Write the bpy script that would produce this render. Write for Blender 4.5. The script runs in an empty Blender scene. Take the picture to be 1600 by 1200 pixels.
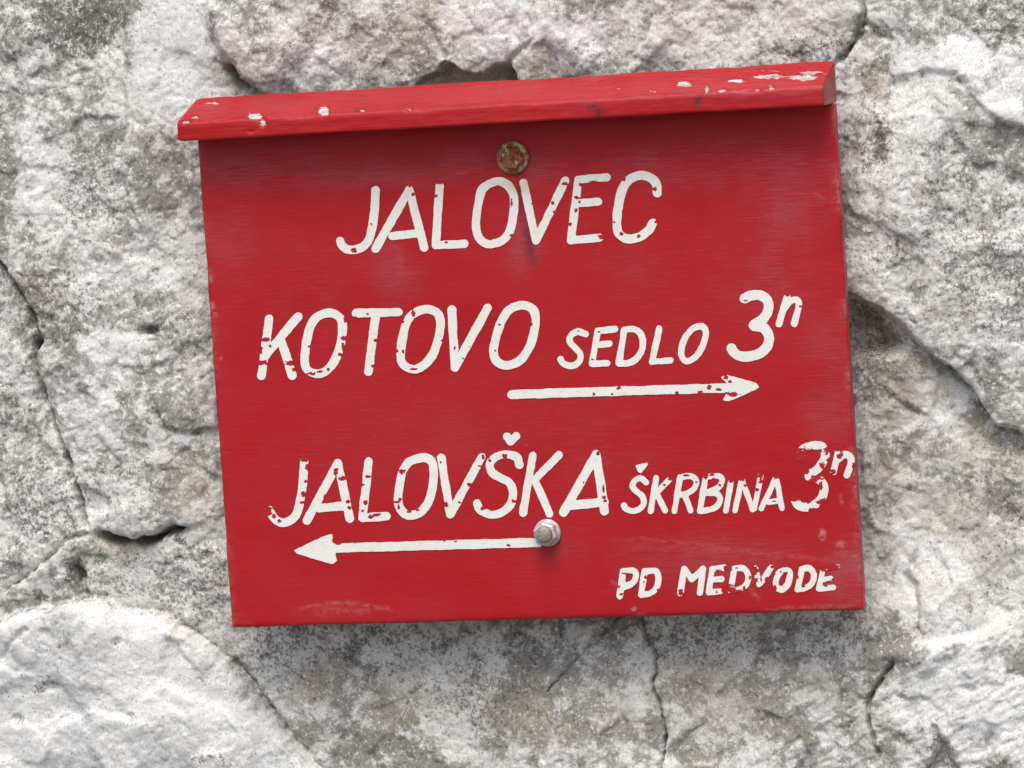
import bpy, math
import numpy as np
from mathutils import Matrix, Vector

# ------------------------------------------------------------------ camera, sky, sun, exposure
SC = bpy.context.scene
COL = SC.collection
Z0 = 1.62                                   # height of the sign's middle above the ground (m)
CAM = np.array([0.73828631, -2.79009921, 0.24800601])
FW = np.array([-0.25779477, 0.96210317, -0.08887823])
RT = np.array([0.96538406, 0.25270616, -0.06460038])
UP = np.array([0.03969215, 0.10245526, 0.9939454])
FPX = 7419.96                               # focal length in pixels of a 1600 px wide picture

cd = bpy.data.cameras.new('camera')
co = bpy.data.objects.new('camera', cd)
COL.objects.link(co)
M4 = Matrix.Identity(4)
for i in range(3):
    M4[i][0] = RT[i]; M4[i][1] = UP[i]; M4[i][2] = -FW[i]
    M4[i][3] = CAM[i] + (Z0 if i == 2 else 0)
co.matrix_world = M4
cd.sensor_fit = 'HORIZONTAL'; cd.sensor_width = 36.0
cd.lens = FPX / 1600 * 36
cd.clip_start = 0.05; cd.clip_end = 2000
SC.camera = co

SUN_EL, SUN_AZ = math.radians(58), math.radians(6)   # azimuth: to the right of straight behind the camera
sd = Vector((math.sin(SUN_AZ) * math.cos(SUN_EL), -math.cos(SUN_AZ) * math.cos(SUN_EL), math.sin(SUN_EL)))
wd = bpy.data.worlds.new('World'); SC.world = wd; wd.use_nodes = True
wn = wd.node_tree.nodes; wl = wd.node_tree.links
sky = wn.new('ShaderNodeTexSky'); sky.sky_type = 'NISHITA'; sky.sun_disc = False
sky.sun_elevation = SUN_EL
sky.sun_rotation = math.pi - SUN_AZ
sky.air_density = 1.0; sky.dust_density = 4.0; sky.ozone_density = 1.0
wn['Background'].inputs[1].default_value = 0.122
wl.new(sky.outputs[0], wn['Background'].inputs[0])
sl = bpy.data.lights.new('sun', 'SUN'); so = bpy.data.objects.new('sun', sl); COL.objects.link(so)
sl.energy = 1.25; sl.angle = math.radians(34); sl.color = (1.0, 0.998, 0.93)
so.rotation_euler = sd.to_track_quat('Z', 'Y').to_euler()
so.location = (0, -4, 6)
SC.view_settings.view_transform = 'Standard'; SC.view_settings.look = 'None'
SC.view_settings.exposure = 0.38; SC.view_settings.gamma = 1.0
SC.view_settings.use_curve_mapping = False
SC.cycles.max_bounces = 4; SC.cycles.diffuse_bounces = 2; SC.cycles.glossy_bounces = 2

# ------------------------------------------------------------------ numeric helpers (local frame: sign centre = origin, metres)
def unp(px, py, Y):
    px = np.asarray(px, float); py = np.asarray(py, float)
    d = FW + ((px - 800) / FPX)[..., None] * RT - ((py - 600) / FPX)[..., None] * UP
    t = (Y - CAM[1]) / d[..., 1]
    return CAM + t[..., None] * d
def to_px(P):
    d = np.asarray(P, float) - CAM
    w = d @ FW
    return 800 + FPX * (d @ RT) / w, 600 - FPX * (d @ UP) / w

def _hash(ix, iy, seed):
    h = (ix.astype(np.uint32) * np.uint32(374761393) + iy.astype(np.uint32) * np.uint32(668265263)
         + np.uint32((seed * 2246822519) & 0xffffffff))
    h = (h ^ (h >> np.uint32(13))) * np.uint32(1274126177)
    h = h ^ (h >> np.uint32(16))
    return h
_ang = np.linspace(0, 2 * np.pi, 256, endpoint=False)
_GX = np.cos(_ang).astype(np.float32); _GY = np.sin(_ang).astype(np.float32)
def perlin(x, y, seed=0):
    x = np.asarray(x, np.float32); y = np.asarray(y, np.float32)
    fx0 = np.floor(x); fy0 = np.floor(y)
    ix = fx0.astype(np.int64) & 0xffff; iy = fy0.astype(np.int64) & 0xffff
    fx = x - fx0; fy = y - fy0
    u = fx * fx * fx * (fx * (fx * 6 - 15) + 10); v = fy * fy * fy * (fy * (fy * 6 - 15) + 10)
    def g(dx, dy):
        k = (_hash(ix + dx, iy + dy, seed) & np.uint32(255)).astype(np.intp)
        return _GX[k] * (fx - dx) + _GY[k] * (fy - dy)
    a = g(0, 0); b = g(1, 0); c = g(0, 1); d = g(1, 1)
    return ((a + (b - a) * u) * (1 - v) + (c + (d - c) * u) * v) * np.float32(1.5)
def fbm(x, y, scale, octv=4, gain=0.5, seed=0, ridged=False):
    out = 0; amp = 1.0; f = 1.0 / scale; tot = 0
    c, s = 0.8, 0.6
    X, Yy = x * f, y * f
    for o in range(octv):
        n = perlin(X + 17.3 * o, Yy - 9.1 * o, seed + o)
        if ridged: n = 1 - 2 * np.abs(n)
        out = out + n * np.float32(amp); tot += amp
        amp *= gain
        X, Yy = (c * X - s * Yy) * 2.03, (s * X + c * Yy) * 2.03
    return out / tot
def facets(x, y, scale, seed, sharp=24.0):
    """broken planes: each cell has its own height and tilt, joined by short steep steps"""
    X = x / scale; Yy = y / scale
    fx = np.floor(X); fy = np.floor(Yy)
    num = np.zeros_like(X); den = np.zeros_like(X)
    for dx in (-1, 0, 1):
        for dy in (-1, 0, 1):
            ix = (fx + dx).astype(np.int64) & 0xffff; iy = (fy + dy).astype(np.int64) & 0xffff
            k = [(_hash(ix, iy, seed + q) & np.uint32(1023)).astype(np.float32) / 1023 for q in (0, 17, 34, 51, 68)]
            vx = X - (fx + dx + k[0]); vy = Yy - (fy + dy + k[1])
            d = np.sqrt(vx * vx + vy * vy)
            w = np.exp(-sharp * d)
            num += w * ((k[2] - 0.5) + (k[3] - 0.5) * 1.3 * vx + (k[4] - 0.5) * 1.3 * vy); den += w
    return num / (den + 1e-9)
def sstep(a, b, x):
    t = np.clip((x - a) / (b - a), 0, 1)
    return t * t * (3 - 2 * t)
def polydist(pts, X, Z, closed=False):
    """distance, side sign and arc parameter of the closest point of a polyline"""
    pts = np.asarray(pts, float)
    if closed: pts = np.vstack([pts, pts[:1]])
    seg = np.diff(pts, axis=0); L = np.hypot(seg[:, 0], seg[:, 1]); cum = np.concatenate([[0], np.cumsum(L)])
    best = np.full(X.shape, 1e9, np.float32); sg = np.ones(X.shape, np.float32); par = np.zeros(X.shape, np.float32)
    for i in range(len(seg)):
        dx, dz = seg[i]; l2 = dx * dx + dz * dz + 1e-12
        rx = X - pts[i, 0]; rz = Z - pts[i, 1]
        t = np.clip((rx * dx + rz * dz) / l2, 0, 1)
        ex = rx - t * dx; ez = rz - t * dz
        d = np.sqrt(ex * ex + ez * ez)
        m = d < best - 1e-6
        best = np.where(m, d, best)
        sg = np.where(m, np.sign(dx * rz - dz * rx), sg)
        par = np.where(m, (cum[i] + t * L[i]) / cum[-1], par)
    return best, sg, par
def inside(pts, X, Z):
    pts = np.asarray(pts, float); n = len(pts); c = np.zeros(X.shape, bool)
    j = n - 1
    for i in range(n):
        xi, zi = pts[i]; xj, zj = pts[j]
        if zi != zj:
            m = ((zi > Z) != (zj > Z)) & (X < (xj - xi) * (Z - zi) / (zj - zi) + xi)
            c ^= m
        j = i
    return c

# ------------------------------------------------------------------ scene helpers
def np_mesh(name, verts, quads, mat=None, smooth=True, attrs=None):
    me = bpy.data.meshes.new(name)
    verts = np.ascontiguousarray(verts, np.float32); quads = np.ascontiguousarray(quads, np.int32)
    nq, k = quads.shape
    me.vertices.add(len(verts)); me.vertices.foreach_set('co', verts.ravel())
    me.loops.add(nq * k); me.loops.foreach_set('vertex_index', quads.ravel())
    me.polygons.add(nq)
    me.polygons.foreach_set('loop_start', np.arange(0, nq * k, k, dtype=np.int32))
    me.polygons.foreach_set('use_smooth', np.full(nq, smooth))
    me.update(calc_edges=True)
    for an, av in (attrs or {}).items():
        a = me.attributes.new(an, 'FLOAT', 'POINT')
        a.data.foreach_set('value', np.ascontiguousarray(av, np.float32).ravel())
    if mat: me.materials.append(mat)
    return me
def link(name, me, parent=None):
    o = bpy.data.objects.new(name, me); COL.objects.link(o)
    if parent: o.parent = parent
    return o

class N:
    """tiny node-graph helper"""
    def __init__(s, name):
        s.m = bpy.data.materials.new(name); s.m.use_nodes = True
        s.t = s.m.node_tree; s.b = s.t.nodes['Principled BSDF']
        s.co = s.t.nodes.new('ShaderNodeTexCoord')
    def lnk(s, a, b): s.t.links.new(a, b)
    def val(s, node, i, v):
        if isinstance(v, bpy.types.NodeSocket): s.lnk(v, node.inputs[i])
        else: node.inputs[i].default_value = v
    def obj(s, scale=(1, 1, 1)):
        n = s.t.nodes.new('ShaderNodeMapping'); s.lnk(s.co.outputs['Object'], n.inputs[0])
        n.inputs['Scale'].default_value = scale
        return n.outputs[0]
    def noise(s, scale, det=4, rough=0.5, dist=0.0, vec=None):
        n = s.t.nodes.new('ShaderNodeTexNoise'); s.lnk(vec or s.co.outputs['Object'], n.inputs['Vector'])
        n.inputs['Scale'].default_value = scale; n.inputs['Detail'].default_value = det
        n.inputs['Roughness'].default_value = rough; n.inputs['Distortion'].default_value = dist
        return n.outputs[0]
    def voro(s, scale, vec=None, feat='F1'):
        n = s.t.nodes.new('ShaderNodeTexVoronoi'); s.lnk(vec or s.co.outputs['Object'], n.inputs['Vector'])
        n.feature = feat; n.inputs['Scale'].default_value = scale
        return n.outputs[0]
    def attr(s, name):
        n = s.t.nodes.new('ShaderNodeAttribute'); n.attribute_name = name
        return n.outputs['Fac']
    def math(s, op, a, b=0.0, clamp=False):
        n = s.t.nodes.new('ShaderNodeMath'); n.operation = op; n.use_clamp = clamp
        s.val(n, 0, a); s.val(n, 1, b)
        return n.outputs[0]
    def ramp(s, x, lo, hi, a=0.0, b=1.0):
        n = s.t.nodes.new('ShaderNodeMapRange'); n.interpolation_type = 'SMOOTHSTEP'
        s.val(n, 0, x); s.val(n, 1, lo); s.val(n, 2, hi); s.val(n, 3, a); s.val(n, 4, b)
        return n.outputs[0]
    def mix(s, f, a, b):
        n = s.t.nodes.new('ShaderNodeMix'); n.data_type = 'RGBA'
        s.val(n, 0, f)
        s.val(n, 6, a if isinstance(a, bpy.types.NodeSocket) else (*a, 1))
        s.val(n, 7, b if isinstance(b, bpy.types.NodeSocket) else (*b, 1))
        return n.outputs[2]
    def scalecol(s, col, f):
        n = s.t.nodes.new('ShaderNodeVectorMath'); n.operation = 'SCALE'
        s.lnk(col, n.inputs[0]); s.val(n, 'Scale' if False else 3, f)
        return n.outputs[0]
    def bump(s, h, dist, strength=1.0, prev=None):
        n = s.t.nodes.new('ShaderNodeBump'); n.inputs['Distance'].default_value = dist
        n.inputs['Strength'].default_value = strength; s.lnk(h, n.inputs['Height'])
        if prev: s.lnk(prev, n.inputs['Normal'])
        return n.outputs[0]
    def done(s, col, rough, normal=None, metal=None, spec=None):
        s.val(s.b, 'Base Color', col if isinstance(col, bpy.types.NodeSocket) else (*col, 1))
        s.val(s.b, 'Roughness', rough)
        if normal: s.lnk(normal, s.b.inputs['Normal'])
        if metal is not None: s.val(s.b, 'Metallic', metal)
        if spec is not None: s.val(s.b, 'Specular IOR Level', spec)
        return s.m

# ------------------------------------------------------------------ materials
def rock_material():
    g = N('limestone')
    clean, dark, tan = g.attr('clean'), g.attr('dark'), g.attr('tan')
    big = g.noise(17, 3, 0.6, 0.4)                 # blotches of ~6 cm
    med = g.noise(70, 6, 0.70, 0.4)                # ~1.4 cm
    fine = g.noise(230, 5, 0.74, 0.4)               # ~4 mm
    grain = g.noise(780, 3, 0.66)
    # weathered grey stone, freckled with pale crust
    t = g.math('ADD', g.math('MULTIPLY', big, 0.7), g.math('MULTIPLY', med, 0.4))
    grey = g.mix(g.ramp(t, 0.42, 0.68), (0.290, 0.280, 0.252), (0.55, 0.538, 0.50))
    pale = g.mix(g.ramp(t, 0.40, 0.66), (0.63, 0.632, 0.62), (0.85, 0.85, 0.83))
    c = g.math('ADD', g.math('MULTIPLY', fine, 0.40), g.math('MULTIPLY', med, 0.60))
    c = g.math('ADD', c, g.math('MULTIPLY', g.math('SUBTRACT', big, 0.5), 0.55))
    crust = g.ramp(c, 0.435, 0.525)
    col = g.mix(g.math('MULTIPLY', crust, 0.88), grey, (0.735, 0.725, 0.69))
    cm = g.ramp(g.math('ADD', clean, g.math('MULTIPLY', g.math('SUBTRACT', c, 0.5), 2.6)), 0.25, 0.75)
    col = g.mix(cm, col, pale)
    # ochre and pinkish staining
    tm = g.ramp(g.math('ADD', g.math('MULTIPLY', tan, 0.5), g.noise(40, 4, 0.62, 0.3)), 0.52, 0.95)
    col = g.mix(g.math('MULTIPLY', tm, 0.62), col, g.mix(fine, (0.31, 0.25, 0.185), (0.48, 0.425, 0.33)))
    pk = g.ramp(g.noise(30, 4, 0.62, 0.2, g.obj((1, 1, 1.3))), 0.60, 0.74)
    col = g.mix(g.math('MULTIPLY', pk, 0.10), col, (0.47, 0.41, 0.36))
    # dark lichen crumbs; the mask also carries some painted shade
    ln = g.math('ADD', g.math('MULTIPLY', g.noise(225, 5, 0.76, 0.6), 0.62), g.math('MULTIPLY', g.noise(58, 3, 0.6, 0.5), 0.38))
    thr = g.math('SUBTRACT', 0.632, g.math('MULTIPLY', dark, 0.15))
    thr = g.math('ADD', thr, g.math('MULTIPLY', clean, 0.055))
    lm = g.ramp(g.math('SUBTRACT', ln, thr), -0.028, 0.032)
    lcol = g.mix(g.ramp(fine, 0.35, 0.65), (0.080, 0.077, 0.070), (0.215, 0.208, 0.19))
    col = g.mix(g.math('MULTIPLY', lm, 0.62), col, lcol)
    # clustered crumbs: black-grey dots for lichen and painted shade and chalk-white grains
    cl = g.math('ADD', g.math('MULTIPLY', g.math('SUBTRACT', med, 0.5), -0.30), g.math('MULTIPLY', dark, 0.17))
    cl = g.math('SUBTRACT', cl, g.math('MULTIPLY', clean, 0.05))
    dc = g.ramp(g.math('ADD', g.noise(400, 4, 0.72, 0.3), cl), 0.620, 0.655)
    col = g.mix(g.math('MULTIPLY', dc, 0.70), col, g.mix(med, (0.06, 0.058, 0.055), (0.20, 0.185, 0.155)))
    wc = g.ramp(g.math('ADD', g.noise(450, 4, 0.72, 0.3, g.obj((1.1, 1, 0.9))), g.math('MULTIPLY', g.math('SUBTRACT', fine, 0.5), 0.35)), 0.585, 0.625)
    col = g.mix(g.math('MULTIPLY', wc, 0.70), col, (0.80, 0.795, 0.77))
    sp = g.ramp(g.noise(430, 3, 0.62, 0.4), 0.62, 0.70)
    col = g.mix(g.math('MULTIPLY', sp, 0.6), col, (0.09, 0.09, 0.09))
    col = g.scalecol(col, g.ramp(grain, 0.28, 0.72, 0.80, 1.15))
    b1 = g.bump(fine, 0.0010, 0.55)
    b2 = g.bump(grain, 0.0004, 0.5, b1)
    return g.done(col, 0.92, b2, spec=0.2)

RED = (0.455, 0.0135, 0.0200)
def red_nodes(g, streak_axis=(6, 30, 160)):
    """weathered brush-painted red: long streaks, chalking, dark dirt"""
    sv = g.obj(streak_axis)
    st = g.noise(6, 6, 0.62, 0.15, sv)
    bl = g.noise(16, 5, 0.6, 0.3)
    sp = g.noise(260, 3, 0.6, 0.2, g.obj((0.8, 1, 1.3)))
    col = g.mix(g.ramp(st, 0.32, 0.70), (0.405, 0.0070, 0.0125), (0.465, 0.0092, 0.0160))
    col = g.mix(g.math('MULTIPLY', g.ramp(bl, 0.40, 0.70), 0.35), col, (0.44, 0.015, 0.022))
    return col, st, bl, sp
def board_material():
    g = N('red_paint_board')
    col, st, bl, sp = red_nodes(g)
    chalk = g.attr('chalk'); scr = g.attr('scratch'); dirt_shade = g.attr('dirt_shade')
    fs = g.noise(9, 6, 0.74, 0.3, g.obj((6, 30, 150)))
    cm = g.math('MULTIPLY', g.ramp(g.math('ADD', g.math('MULTIPLY', fs, 0.6), g.math('MULTIPLY', bl, 0.4)), 0.42, 0.66), chalk)
    lf = g.noise(9, 4, 0.6, 0.5, g.obj((0.8, 1, 1.6)))
    col = g.mix(g.math('MULTIPLY', g.ramp(lf, 0.42, 0.70), 0.30), col, (0.43, 0.028, 0.035))
    col = g.mix(g.math('MULTIPLY', g.ramp(lf, 0.50, 0.28), 0.35), col, (0.33, 0.0065, 0.013))
    col = g.mix(g.math('MULTIPLY', cm, 0.85), col, (0.33, 0.150, 0.172))
    cm0 = g.math('MULTIPLY', g.math('MULTIPLY', g.ramp(fs, 0.52, 0.74), g.ramp(lf, 0.35, 0.65)), 0.34)
    col = g.mix(cm0, col, (0.47, 0.13, 0.14))
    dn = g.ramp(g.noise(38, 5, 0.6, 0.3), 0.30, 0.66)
    col = g.mix(g.math('MULTIPLY', g.math('MULTIPLY', dn, dirt_shade), 0.75), col, (0.17, 0.020, 0.030))
    sm = g.math('MULTIPLY', g.ramp(g.noise(420, 4, 0.7, 0.2, g.obj((0.5, 1, 1))), 0.36, 0.62, 0.0, 0.45), scr)
    col = g.mix(sm, col, (0.60, 0.42, 0.40))
    pk = g.ramp(sp, 0.735, 0.78)
    col = g.mix(g.math('MULTIPLY', pk, 0.6), col, (0.55, 0.30, 0.26))
    b1 = g.bump(st, 0.0005, 0.20)
    b2 = g.bump(g.noise(500, 4, 0.6), 0.00022, 0.5, b1)
    rough = g.ramp(bl, 0.3, 0.7, 0.42, 0.60)
    return g.done(col, rough, b2, spec=0.28)
def roof_material():
    g = N('red_paint_roof_strip')
    col, st, bl, sp = red_nodes(g, (4, 60, 90))
    chip, dirt_shade, pale = g.attr('chip'), g.attr('dirt_shade'), g.attr('pale')
    gl = g.noise(10, 8, 0.7, 0.25, g.obj((3.5, 70, 70)))
    col = g.mix(g.math('MULTIPLY', g.ramp(gl, 0.60, 0.72), 0.28), col, (0.20, 0.018, 0.028))
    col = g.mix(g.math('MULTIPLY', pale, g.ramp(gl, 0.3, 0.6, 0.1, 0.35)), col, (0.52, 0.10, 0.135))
    dn = g.ramp(g.noise(130, 5, 0.65, 0.4), 0.40, 0.60)
    col = g.mix(g.math('MULTIPLY', g.math('MULTIPLY', dn, dirt_shade), 1.0), col, (0.070, 0.030, 0.030))
    wood = g.mix(g.ramp(g.noise(160, 5, 0.6, 0.3, g.obj((0.5, 1, 1))), 0.35, 0.65), (0.40, 0.37, 0.30), (0.66, 0.66, 0.64))
    cn = g.math('ADD', chip, g.math('MULTIPLY', g.math('SUBTRACT', g.noise(260, 5, 0.68, 0.3, g.obj((0.22, 1.3, 1.3))), 0.5), 1.5))
    cm = g.ramp(cn, 0.66, 0.80)
    col = g.mix(cm, col, wood)
    b1 = g.bump(gl, 0.0012, 0.30)
    b2 = g.bump(g.noise(420, 4, 0.6), 0.0003, 0.5, b1)
    rough = g.math('ADD', g.ramp(bl, 0.3, 0.7, 0.30, 0.50), g.math('MULTIPLY', cm, 0.35))
    return g.done(col, rough, b2, spec=0.36)
def letter_red_material():
    g = N('red_paint_under_lettering')
    col, st, bl, sp = red_nodes(g)
    b2 = g.bump(g.noise(900, 4, 0.6), 0.0004, 0.8)
    return g.done(col, 0.35, b2, spec=0.5)
def white_material():
    g = N('white_lettering_paint')
    sv = g.obj((60, 200, 60))
    n1 = g.noise(14, 5, 0.6); n2 = g.noise(260, 5, 0.65)
    col = g.mix(g.ramp(n1, 0.3, 0.7), (0.82, 0.815, 0.75), (0.88, 0.875, 0.82))
    col = g.mix(g.math('MULTIPLY', g.ramp(n2, 0.52, 0.70), 0.35), col, (0.60, 0.585, 0.55))
    ck = g.ramp(g.noise(190, 7, 0.72, 0.8, g.obj((0.55, 1, 1.8))), 0.685, 0.715)
    col = g.mix(g.math('MULTIPLY', ck, 0.75), col, (0.30, 0.11, 0.10))
    thin = g.ramp(g.noise(70, 6, 0.7, 0.6, g.obj((0.6, 1, 1.5))), 0.56, 0.80)
    col = g.mix(g.math('MULTIPLY', thin, 0.40), col, (0.66, 0.40, 0.37))
    col = g.mix(g.math('MULTIPLY', g.attr('rust'), 0.6), col, (0.62, 0.44, 0.22))
    b = g.bump(g.noise(300, 5, 0.6, 0.2), 0.0003, 0.6)
    return g.done(col, 0.55, b, spec=0.3)
def rust_material(name, rust_amount, s0=(0.34, 0.32, 0.27), s1=(0.62, 0.61, 0.58), grime=(0.055, 0.03, 0.022)):
    g = N(name)
    n = g.noise(190, 7, 0.7, 0.6); m = g.noise(420, 6, 0.7, 0.3)
    steel = g.mix(g.ramp(m, 0.3, 0.7), s0, s1)
    rust = g.mix(g.ramp(m, 0.35, 0.62), (0.11, 0.026, 0.010), (0.42, 0.165, 0.035))
    rust = g.mix(g.ramp(g.noise(700, 4, 0.6), 0.55, 0.7), rust, grime)
    f = g.ramp(n, 0.74 - 0.5 * rust_amount, 0.86 - 0.5 * rust_amount)
    col = g.mix(f, steel, rust)
    b = g.bump(m, 0.0006, 0.8)
    metal = g.math('MULTIPLY', g.math('SUBTRACT', 1.0, f), 0.45)
    return g.done(col, g.ramp(f, 0, 1, 0.45, 0.9), b, metal=metal)
def stud_material():
    g = N('dull_brass_bolt_end')
    m = g.noise(500, 5, 0.7, 0.3)
    col = g.mix(g.ramp(m, 0.35, 0.65), (0.22, 0.215, 0.165), (0.42, 0.41, 0.33))
    return g.done(col, 0.65, g.bump(m, 0.0004, 0.8), metal=0.35)
def ground_material():
    g = N('scree_ground')
    a = g.noise(3, 8, 0.65); b = g.voro(22); c = g.noise(60, 6, 0.65)
    col = g.mix(g.ramp(a, 0.35, 0.65), (0.24, 0.23, 0.21), (0.42, 0.41, 0.39))
    col = g.scalecol(col, g.ramp(b, 0.0, 0.6, 1.1, 0.6))
    return g.done(col, 0.95, g.bump(c, 0.02, 0.8, g.bump(b, 0.02, 0.6)))
M_ROCK = rock_material(); M_BOARD = board_material(); M_ROOF = roof_material()
M_WHITE = white_material(); M_LRED = letter_red_material()
M_RUST = rust_material('rusted_bolt', 0.80, (0.36, 0.29, 0.17), (0.60, 0.55, 0.44)); M_RUSTW = rust_material('half_rusted_washer', 0.60, (0.30, 0.20, 0.09), (0.58, 0.50, 0.36))
M_ZINC = rust_material('galvanised_steel', 0.02, (0.46, 0.45, 0.44), (0.74, 0.74, 0.75)); M_STUD = stud_material(); M_GROUND = ground_material()

# ------------------------------------------------------------------ the rock face: a sculpted sheet of weathered limestone
YR = 0.040                                   # depth of its mean plane behind the board's front
U = 0.392                                    # mm per photograph pixel on that plane
def P(pts):                                  # photograph pixels -> mm on the rock's mean plane
    a = np.array(pts, float)
    w = unp(a[:, 0], a[:, 1], 0.030) * 1000
    return np.stack([w[:, 0], w[:, 2]], 1)
def axis(lo, hi, step, far_lo, far_hi, growth=1.09):
    core = np.arange(lo, hi + step, step)
    def tail(L):
        out = []; s = step; x = 0
        while x < L:
            s *= growth; x += s; out.append(x)
        return np.array(out)
    return np.concatenate([core[0] - tail(far_lo)[::-1], core, core[-1] + tail(far_hi)])
STEP = 0.82
ax_x = axis(-392, 332, STEP, 2300, 2300, 1.036)
ax_z = axis(-280, 262, STEP, 1420, 1900, 1.036)
GX, GZ = np.meshgrid(ax_x.astype(np.float32), ax_z.astype(np.float32))
CS = np.maximum(*np.meshgrid(np.gradient(ax_x), np.gradient(ax_z))).astype(np.float32)
def lod(scale):                              # relief finer than the local mesh is left to the material
    return 1 - sstep(0.22 * scale, 0.65 * scale, CS)
# ragged outlines: features are looked up at warped coordinates
WX = GX + 2.0 * lod(10) * fbm(GX, GZ, 26, 3, 0.6, 11) + 1.2 * lod(5) * fbm(GX, GZ, 5, 2, 0.6, 12)
WZ = GZ + 2.0 * lod(10) * fbm(GX, GZ, 26, 3, 0.6, 13) + 1.2 * lod(5) * fbm(GX, GZ, 5, 2, 0.6, 14)
Hh = np.zeros_like(GX)

def window(p, pad):
    i0, i1 = np.searchsorted(ax_x, [p[:, 0].min() - pad, p[:, 0].max() + pad])
    j0, j1 = np.searchsorted(ax_z, [p[:, 1].min() - pad, p[:, 1].max() + pad])
    return slice(max(j0, 0), j1), slice(max(i0, 0), i1)
def taper(par, t0, t1):
    return sstep(0, max(t0, 1e-3), par) * sstep(0, max(t1, 1e-3), 1 - par)
def ledge(px, amp, fall, side, w=2.0, rnd=5.0, t0=0.15, t1=0.15, low=0.0, lowfall=15.0):
    """a step: the rock on one side stands `amp` mm proud and falls back over `fall` px"""
    p = P(px); fall *= U; s = window(p, fall * 3.5)
    d, sg, par = polydist(p, WX[s], WZ[s])
    t = -sg * side * d                       # z grows upward, so the photograph's side flips
    hi = sstep(-w, w, t) * np.exp(-np.maximum(t, 0) / fall) * (1 - 0.35 * np.exp(-np.maximum(t, 0) / rnd))
    lo = low * (1 - sstep(-w, w, t)) * np.exp(np.minimum(t, 0) / lowfall)
    Hh[s] += amp * taper(par, t0, t1) * (hi - lo)
def crack(px, width, depth, t0=0.1, t1=0.1):
    p = P(px); w = width * U; s = window(p, w * 6 + 4)
    d, sg, par = polydist(p, WX[s], WZ[s])
    mod = 0.75 + 0.7 * fbm(GX[s], GZ[s], 9, 2, 0.5, 31)
    w2 = w * (0.7 + 0.3 * mod)
    Hh[s] -= depth * taper(par, t0, t1) * np.clip(mod, 0.1, 1.5) * (np.exp(-(d / w2) ** 2) + 0.18 * np.exp(-d / (w2 * 2.5)))
def pit(x, y, r, depth, ry=None):
    c = P([(x, y)])[0]; r *= U; ry = (ry * U) if ry else r
    s = window(c[None], max(r, ry) * 3)
    q = ((WX[s] - c[0]) / r) ** 2 + ((WZ[s] - c[1]) / ry) ** 2
    Hh[s] -= depth * np.exp(-q ** 1.6)
def swell(x, y, rx, ry, amp):
    c = P([(x, y)])[0]; rx *= U; ry *= U; s = window(c[None], max(rx, ry) * 3)
    Hh[s] += amp * np.exp(-((GX[s] - c[0]) / rx) ** 2 - ((GZ[s] - c[1]) / ry) ** 2)
def hollow(px, depth, w):
    p = P(px); s = window(p, 12)
    d, _, _ = polydist(p, WX[s], WZ[s], True)
    sd_ = np.where(inside(p, WX[s], WZ[s]), d, -d)
    Hh[s] -= depth * sstep(-0.8, w, sd_)

# outlines of the blocks (photograph pixels)
L_CRACK = [(-460, 60), (-300, 190), (-140, 290), (-60, 370), (0, 425), (30, 470), (56, 530), (46, 548), (55, 610), (75, 660), (95, 710), (115, 775), (123, 812), (136, 832)]
LOW_CRACK = [(136, 832), (160, 840), (200, 850), (232, 845), (262, 831), (300, 822), (345, 800)]
MK = [(136, 832), (105, 845), (70, 875), (30, 905), (-60, 965), (-180, 1005), (-380, 1090)]
J_TOP = [(-80, 1030), (-30, 995), (0, 975), (30, 958), (90, 944), (150, 940), (200, 962), (250, 965), (290, 990), (335, 1025), (375, 1065), (405, 1105), (440, 1150), (505, 1215), (560, 1290)]
J_EDGE = [(-210, 1330), (-170, 1160)] + J_TOP + [(590, 1390), (545, 1500), (400, 1590), (160, 1575), (-60, 1500), (-190, 1360)]
C_LEFT = [(230, -420), (290, -230), (300, -90), (318, -40), (320, 20), (338, 80), (365, 120), (395, 150), (430, 175)]
B_LEFT = [(150, -400), (195, -240), (190, -90), (188, 100), (192, 200), (184, 270), (202, 330), (222, 420)]
D_LEFT = [(1130, -400), (1075, -230), (1040, -80), (1022, -20), (1005, 40), (990, 100), (982, 150)]
DE = [(1290, -400), (1352, -220), (1335, -80), (1337, -10), (1345, 18), (1338, 52), (1318, 80), (1296, 106), (1280, 130)]
E_LOW = [(1270, 452), (1330, 468), (1375, 485), (1410, 515), (1445, 550), (1478, 578), (1512, 605), (1530, 640), (1545, 668), (1600, 680), (1720, 705), (1880, 690), (2150, 780)]
H_TOP = [(1230, 1050), (1330, 1022), (1400, 1008), (1460, 1003), (1500, 1000), (1545, 985), (1600, 955), (1720, 905), (1900, 870), (2200, 760)]

# large forms
Hh += 13 * fbm(GX, GZ, 420, 2, 0.5, 3) + (60 * fbm(GX, GZ, 1500, 3, 0.5, 4) * sstep(350, 900, np.hypot(GX, GZ)))
swell(150, 1150, 260, 190, 10); swell(560, 30, 260, 110, 7); swell(1480, 300, 170, 230, 8)
swell(190, 640, 120, 170, 6); swell(30, 700, 90, 160, -4); swell(1500, 840, 150, 160, -6)
swell(800, 1190, 460, 190, 12); swell(95, 120, 90, 160, -2); swell(1540, 1130, 140, 110, 6)
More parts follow.
